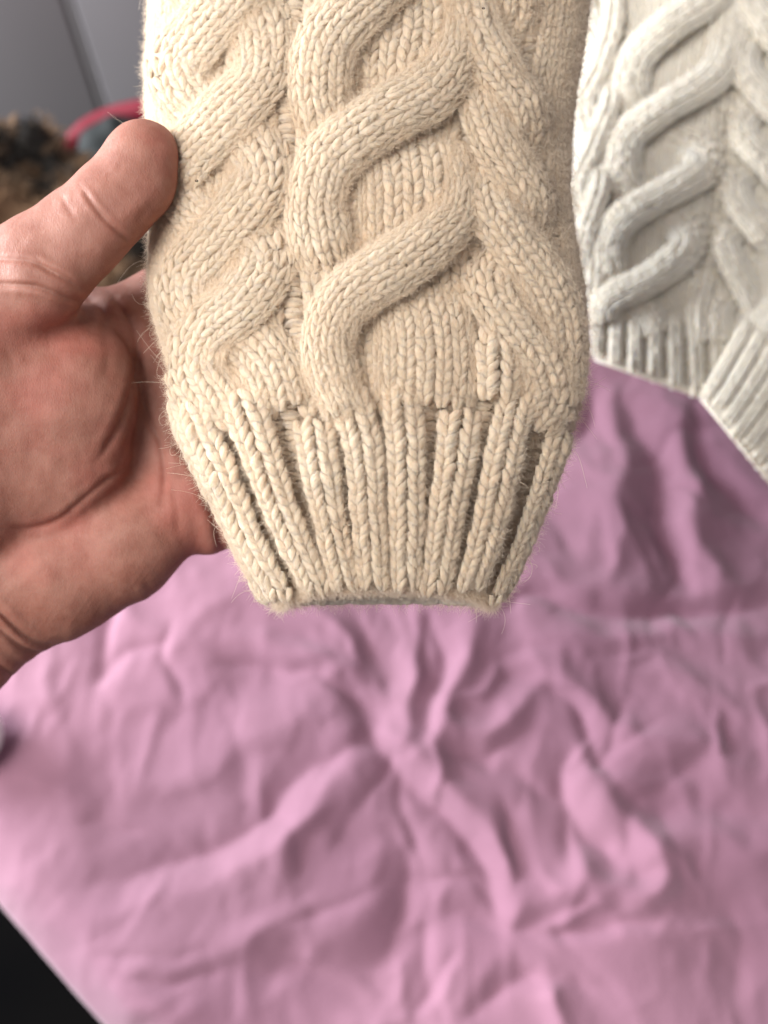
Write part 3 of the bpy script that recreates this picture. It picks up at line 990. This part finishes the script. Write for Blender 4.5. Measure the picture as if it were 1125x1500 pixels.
def plain_front(tube, y0, y1, row, cols, purl_fn, psis=(-1.5, 1.5)):
    K, Pu = [], []
    rows = np.arange(y0, y1, row)
    ps_ = np.linspace(psis[0], psis[1], cols + 1); dp = ps_[1] - ps_[0]
    for p0 in (ps_[:-1] + ps_[1:]) / 2:
        Y = rows + R.uniform(-1, 1); ps = np.full(len(Y), p0) + R.normal(0, .003, len(Y))
        pos = tube.at(ps, Y, 1.5); N = tube.normal(ps, Y)
        L = unit(tube.at(ps + .01, Y) - tube.at(ps - .01, Y)); U = -unit(tube.at(ps, Y + 2) - tube.at(ps, Y - 2))
        w = np.clip(np.linalg.norm(tube.at(ps + dp / 2, Y) - tube.at(ps - dp / 2, Y), axis=1) * 1.05, 6, 22)
        pu = purl_fn(pos[:, 0], Y)
        d = dict(O=pos, U=U, L=L, N=N, w=w, h=np.full(len(Y), float(row)))
        K.append({k: v[~pu] for k, v in d.items()}); Pu.append({k: v[pu] for k, v in d.items()})
    return merge(K), merge(Pu)


lining(TB2, "sweater_lining", -115, 528, sweater, D2, M_WOOL_LIT)
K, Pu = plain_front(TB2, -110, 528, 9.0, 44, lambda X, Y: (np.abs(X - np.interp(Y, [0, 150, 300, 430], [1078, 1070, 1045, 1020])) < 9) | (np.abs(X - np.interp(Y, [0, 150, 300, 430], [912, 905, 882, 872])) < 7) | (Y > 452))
legs_object("plain_knitting", K, M_WOOL_LIT, sweater, D2, False, 9, 6, 1.05, COLL2, "stuff")
legs_object("purl_knitting", Pu, M_WOOL_LIT, sweater, D2, True, 9, 6, 1.1, COLL2, "stuff")
C2 = [  # (wales, row, crown, waypoints)
    (5, 9.0, 18, [(1078, -50, 6, 28), (1074, 20, 6, 30), (1064, 80, 12, 28), (1040, 118, 18, 25), (978, 158, 23, 22), (926, 198, 15, 24), (913, 238, 8, 27), (922, 275, -2, 27),
                  (960, 305, -6, 27), (1003, 335, 5, 28), (1004, 368, 14, 25), (966, 398, 20, 22), (902, 434, 17, 22), (886, 462, 8, 22), (888, 480, 4, 22)]),
    (5, 9.0, 18, [(1080, -60, 12, 28), (1050, -10, 18, 26), (985, 38, 23, 24), (938, 82, 15, 25), (924, 122, 8, 28), (934, 160, -4, 27), (980, 195, -6, 27), (1028, 222, 6, 29),
                  (1028, 250, 14, 26), (985, 280, 21, 22), (925, 316, 19, 23), (898, 350, 9, 25), (894, 388, 3, 26), (908, 424, -6, 24), (948, 450, 0, 26), (965, 478, 2, 26)]),
    (2, 9.0, 12, [(895, -60, 8, 14), (902, 20, 8, 14), (886, 90, 12, 14), (862, 150, 6, 14), (866, 210, -6, 14), (884, 262, 8, 14), (868, 330, 12, 14), (856, 400, 6, 13), (872, 450, 2, 13)]),
    (2, 9.0, 12, [(866, -60, 6, 14), (866, 20, 6, 14), (888, 90, -6, 14), (898, 145, 8, 14), (876, 210, 12, 14), (852, 275, 6, 13), (858, 330, -6, 13), (876, 385, 6, 13), (872, 440, 4, 13)]),
    (4, 9.0, 16, [(1090, -60, 6, 22), (1092, -10, 12, 22), (1130, 50, 18, 22), (1165, 100, 8, 22), (1140, 140, -8, 22), (1095, 170, 4, 22), (1092, 205, 14, 21), (1130, 250, 18, 21), (1150, 290, 6, 21),
                  (1110, 320, -8, 21), (1068, 345, 6, 21), (1066, 375, 14, 20), (1098, 415, 16, 20), (1120, 450, 6, 20)]),
    (4, 9.0, 16, [(1160, -40, 8, 22), (1135, 10, -8, 22), (1098, 60, 4, 22), (1092, 105, 13, 22), (1130, 155, 18, 22), (1158, 195, 8, 22), (1130, 235, -8, 22), (1082, 262, 6, 21), (1080, 295, 14, 21),
                  (1112, 338, 18, 21), (1130, 375, 6, 21), (1090, 405, -8, 20), (1055, 430, 6, 20), (1052, 470, 4, 20)]),
    (3, 9.0, 10, [(1040, 400, -4, 22), (1030, 430, 4, 22), (1026, 475, 3, 20)]),
]
for nw, row, crown, way in C2:
    crown *= 0.66
    way = [(a, b, c * 0.85, d * 1.03) for a, b, c, d in way]
    st = strand_stitches(TB2, way, nw, row, crown)
    o = legs_object("cable_strand", st, M_WOOL_LIT, sweater, D2, False, 9, 7, 1.0, COLL2)
    add_core(o, strand_core(TB2, way, crown, 0.5), D2)
for k, x in enumerate([876, 903, 931, 960, 990, 1021, 1053, 1086, 1118]):
    way = [(x - (k - 3) * 1.5, 448, 2, 9.5), (x - (k - 3) * .8, 490, 4, 9.0), (x, 527, 2, 8.5)]
    st = strand_stitches(TB2, way, 2, 9, 8)
    o = legs_object("rib", st, M_WOOL_LIT, sweater, D2, False, 9, 7, 1.0, COLL2)
    add_core(o, strand_core(TB2, way, 8, 0.5), D2)

D3 = 0.388
TB3 = Tube([(-420, -150), (-200, -118), (-60, -98), (0, -88), (30, -84)], [(-420, 150), (-200, 128), (-60, 108), (0, 92), (30, 90)],
           ([-420, 30], [60, 46]), ([-420, 30], [40, 30]), lambda Y: 0.12 * np.asarray(Y, float), D3)
_at3 = TB3.at
_ax, _ay = np.array([0.83, 0.557]), np.array([-0.557, 0.83])
def at3(psi, Y, inset=0.0):
    p = _at3(np.asarray(psi, float), np.asarray(Y, float), inset)
    x, y = p[..., 0], p[..., 1] + np.clip((p[..., 1] + 160) / 160, 0, 1) * p[..., 0] * 0.30
    q = p.copy()
    q[..., 0] = 1080 + _ax[0] * x + _ay[0] * y
    q[..., 1] = 652 + _ax[1] * x + _ay[1] * y
    return q
TB3.at = at3
TB3.psi = lambda X, Y: np.arcsin(np.clip(X / (TB3.cx(Y)[1]), -.99, .99))
lining(TB3, "cuff_lining", -415, 0, sweater, D3, M_WOOL_LIT)
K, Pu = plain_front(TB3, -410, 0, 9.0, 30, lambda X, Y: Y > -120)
legs_object("plain_knitting", K, M_WOOL_LIT, sweater, D3, False, 9, 6, 1.05, None, "stuff")
legs_object("purl_knitting", Pu, M_WOOL_LIT, sweater, D3, True, 9, 6, 1.1, None, "stuff")
COLL3 = []
for k in range(8):
    x = -78 + k * 22
    way = [(x * 1.15, -150, 2, 8.5), (x * 1.06, -70, 4, 8.5), (x, -2, 2, 8)]
    st = strand_stitches(TB3, way, 2, 9, 5)
    o = legs_object("rib", st, M_WOOL_LIT, sweater, D3, False, 9, 7, 1.0, COLL3)
    add_core(o, strand_core(TB3, way, 5, 0.5), D3)
fuzz("wool_fluff", COLL2, 22000, M_FIBRE_LIT, sweater, D2, (3, 8), 0.00002, out=0.6)
fuzz("wool_fluff", COLL3, 6000, M_FIBRE_LIT, sweater, D3, (3, 10), 0.00004, out=0.5)

# ------------------------------------------------------------------ far left corner
YW = 0.86
mG, nt, b = new_mat("grey_paint")
tc = nd(nt, "ShaderNodeTexCoord"); n1 = nd(nt, "ShaderNodeTexNoise", i_Scale=3.0)
nt.links.new(tc.outputs["Object"], n1.inputs["Vector"])
rp = ramp(nt, [(0.3, (0.125, 0.120, 0.129)), (0.7, (0.155, 0.148, 0.158))]); nt.links.new(n1.outputs[0], rp.inputs[0]); nt.links.new(rp.outputs[0], b.inputs["Base Color"])
b.inputs["Roughness"].default_value = 0.5


def box(name, lo, hi, mat, parent=None, bev=0.0):
    x0, y0, z0 = lo; x1, y1, z1 = hi
    V = [(x0, y0, z0), (x1, y0, z0), (x1, y1, z0), (x0, y1, z0), (x0, y0, z1), (x1, y0, z1), (x1, y1, z1), (x0, y1, z1)]
    Fq = [[0, 3, 2, 1], [4, 5, 6, 7], [0, 1, 5, 4], [1, 2, 6, 5], [2, 3, 7, 6], [3, 0, 4, 7]]
    o = mesh_obj(name, V, Fq, mat, parent, False)
    if bev:
        m = o.modifiers.new("b", 'BEVEL'); m.width = bev; m.segments = 3
    return o


cup = empty("wardrobe", (-0.55, YW, -0.5), "grey wardrobe with plain panel doors behind the bed", "wardrobe")
box("carcass", (-1.5, YW + 0.03, -0.5), (1.3, YW + 0.5, 1.6), mG, cup)
_d = (P(np.array([112.0, 60, 0]), 1.0) - CO)
seam = (CO + _d * (YW - CO[1]) / _d[1])[0]
mT, nt, b = new_mat("brushed_trim"); b.inputs["Base Color"].default_value = (0.165, 0.160, 0.168, 1); b.inputs["Roughness"].default_value = 0.45
for k in range(-2, 4):
    x0 = seam + 0.010 + k * 0.44
    box("edge_trim", (x0 - 0.010, YW + 0.002, -0.45), (x0 - 0.001, YW + 0.02, 1.5), mT, cup, 0.002)
    box("door", (x0, YW, -0.45), (x0 + 0.4295, YW + 0.024, 1.5), mG, cup, 0.004)


def lump(name, px, r, mat, seed, amp, parent=None, seg=(64, 40), z0=0.0, freq=3.0):
    cx, cy = px
    u = np.linspace(0, 2 * np.pi, seg[0], endpoint=False); v = np.linspace(0.02, np.pi - 0.02, seg[1])
    Uu, Vv = np.meshgrid(u, v, indexing='ij')
    n = np.stack([np.cos(Uu) * np.sin(Vv), np.sin(Uu) * np.sin(Vv), np.cos(Vv)], -1)
    q = 1 + amp * (vnoise(n[..., 0] * freq + 9, n[..., 1] * freq + n[..., 2] * 2 + 9, seed) + 0.5 * vnoise(n[..., 0] * freq * 2.3 + 9, n[..., 2] * freq * 2.3 + n[..., 1] * 3 + 9, seed + 1))
    V = n * q[..., None] * np.array(r) + np.array([cx, cy, z0])
    return mesh_obj(name, V.reshape(-1, 3), grid_faces(seg[0], seg[1], True), mat, parent), V.reshape(-1, 3), n.reshape(-1, 3)


mB, nt, b = new_mat("fur_backing")
tc = nd(nt, "ShaderNodeTexCoord"); n1 = nd(nt, "ShaderNodeTexNoise", i_Scale=22.0, i_Detail=3.0)
nt.links.new(tc.outputs["Object"], n1.inputs["Vector"])
rp = ramp(nt, [(0.38, (0.014, 0.012, 0.011)), (0.54, (0.30, 0.19, 0.115))]); nt.links.new(n1.outputs[0], rp.inputs[0]); nt.links.new(rp.outputs[0], b.inputs["Base Color"])
b.inputs["Roughness"].default_value = 0.9
fur = empty("fur_throw", tuple(ray_plane(60, 330, 0.0)), "rumpled brown and black fur throw heaped behind the thumb", "throw")
HEAP = []
for (px_, py_, rx, rz, sd) in [(-60, 400, .12, .10, 31), (55, 325, .075, .095, 32), (-50, 310, .10, .08, 33), (150, 350, .075, .065, 34), (150, 480, .10, .05, 35), (225, 400, .06, .045, 36), (20, 520, .12, .05, 37), (-130, 300, .10, .05, 38)]:
    g = ray_plane(px_, py_, 0.03)
    o, V, n = lump("fur_fold", (g[0], g[1]), (rx, rx * .75, rz), mB, sd, 0.22, fur, z0=0.02)
    HEAP.append((V, n))
V = np.concatenate([h[0] for h in HEAP]); n = np.concatenate([h[1] for h in HEAP])
k = R.choice(np.where(V[:, 2] > 0)[0], 9000)
p0 = V[k]; dirn = unit(n[k] + R.normal(0, .5, (9000, 3))); ln = R.uniform(.008, .022, 9000)[:, None]
pts = np.stack([p0, p0 + dirn * ln * .5, p0 + dirn * ln - np.array([0, 0, 1]) * ln * .35], 1)
cu = bpy.data.hair_curves.new("fur_pile"); cu.add_curves([3] * 9000)
cu.position_data.foreach_set("vector", np.ascontiguousarray(pts, np.float32).ravel())
at = cu.attributes.get("radius") or cu.attributes.new("radius", 'FLOAT', 'POINT')
at.data.foreach_set("value", np.tile([0.0009, 0.0007, 0.0002], 9000).astype(np.float32))
cu.materials.append(mB)
o = bpy.data.objects.new("fur_pile", cu); COL.objects.link(o); o.parent = fur; o.matrix_parent_inverse = Matrix.Translation(-fur.location); o["kind"] = "stuff"

mR, nt, b = new_mat("crimson_fabric"); b.inputs["Base Color"].default_value = (0.20, 0.003, 0.022, 1); b.inputs["Roughness"].default_value = 0.6
mK, nt, b = new_mat("black_fabric"); b.inputs["Base Color"].default_value = (0.010, 0.014, 0.016, 1); b.inputs["Roughness"].default_value = 0.8
g = P(np.array([178.0, 245, 0]), 0.86)
bag = empty("bag", tuple(g), "black soft bag with a crimson curved rim behind the thumb", "bag")
lump("body", (g[0], g[1] + .02), (.075, .05, .075), mK, 41, 0.06, bag, z0=g[2] - 0.03)
arc = catmull([P(np.array([float(a), float(b_), 0]), 0.84) for a, b_ in ((88, 226), (112, 205), (145, 184), (185, 171), (235, 166), (290, 185))], 8)
tt = np.linspace(0, 2 * np.pi, 12, endpoint=False)
T = unit(np.gradient(arc, axis=0)); A = unit(np.cross(T, [0, 1, 0])); B_ = np.cross(A, T)
wd_ = np.interp(np.linspace(0, 1, len(arc)), [0, .3, .7, 1], [.006, .013, .015, .012])[:, None, None]
V = arc[:, None] + wd_ * (np.cos(tt)[None, :, None] * A[:, None] * 1.0 + np.sin(tt)[None, :, None] * B_[:, None] * .6)
i = np.arange(len(arc) - 1)[:, None]; j = np.arange(12)[None]
Fq = np.stack([i * 12 + j, i * 12 + (j + 1) % 12, (i + 1) * 12 + (j + 1) % 12, (i + 1) * 12 + j], -1).reshape(-1, 4)
mesh_obj("rim", V.reshape(-1, 3), Fq, mR, bag)

mW, nt, b = new_mat("white_plastic"); b.inputs["Base Color"].default_value = (0.75, 0.77, 0.76, 1); b.inputs["Roughness"].default_value = 0.35
g = ray_plane(-40, 1088, 0.012)
wo, _, _ = lump("rounded_case", (g[0], g[1]), (.021, .022, .015), mW, 51, 0.0, None, z0=g[2] + .008)
tag(wo, "small white glossy rounded case lying on the pink sheet under the wrist", "case")
#@@END
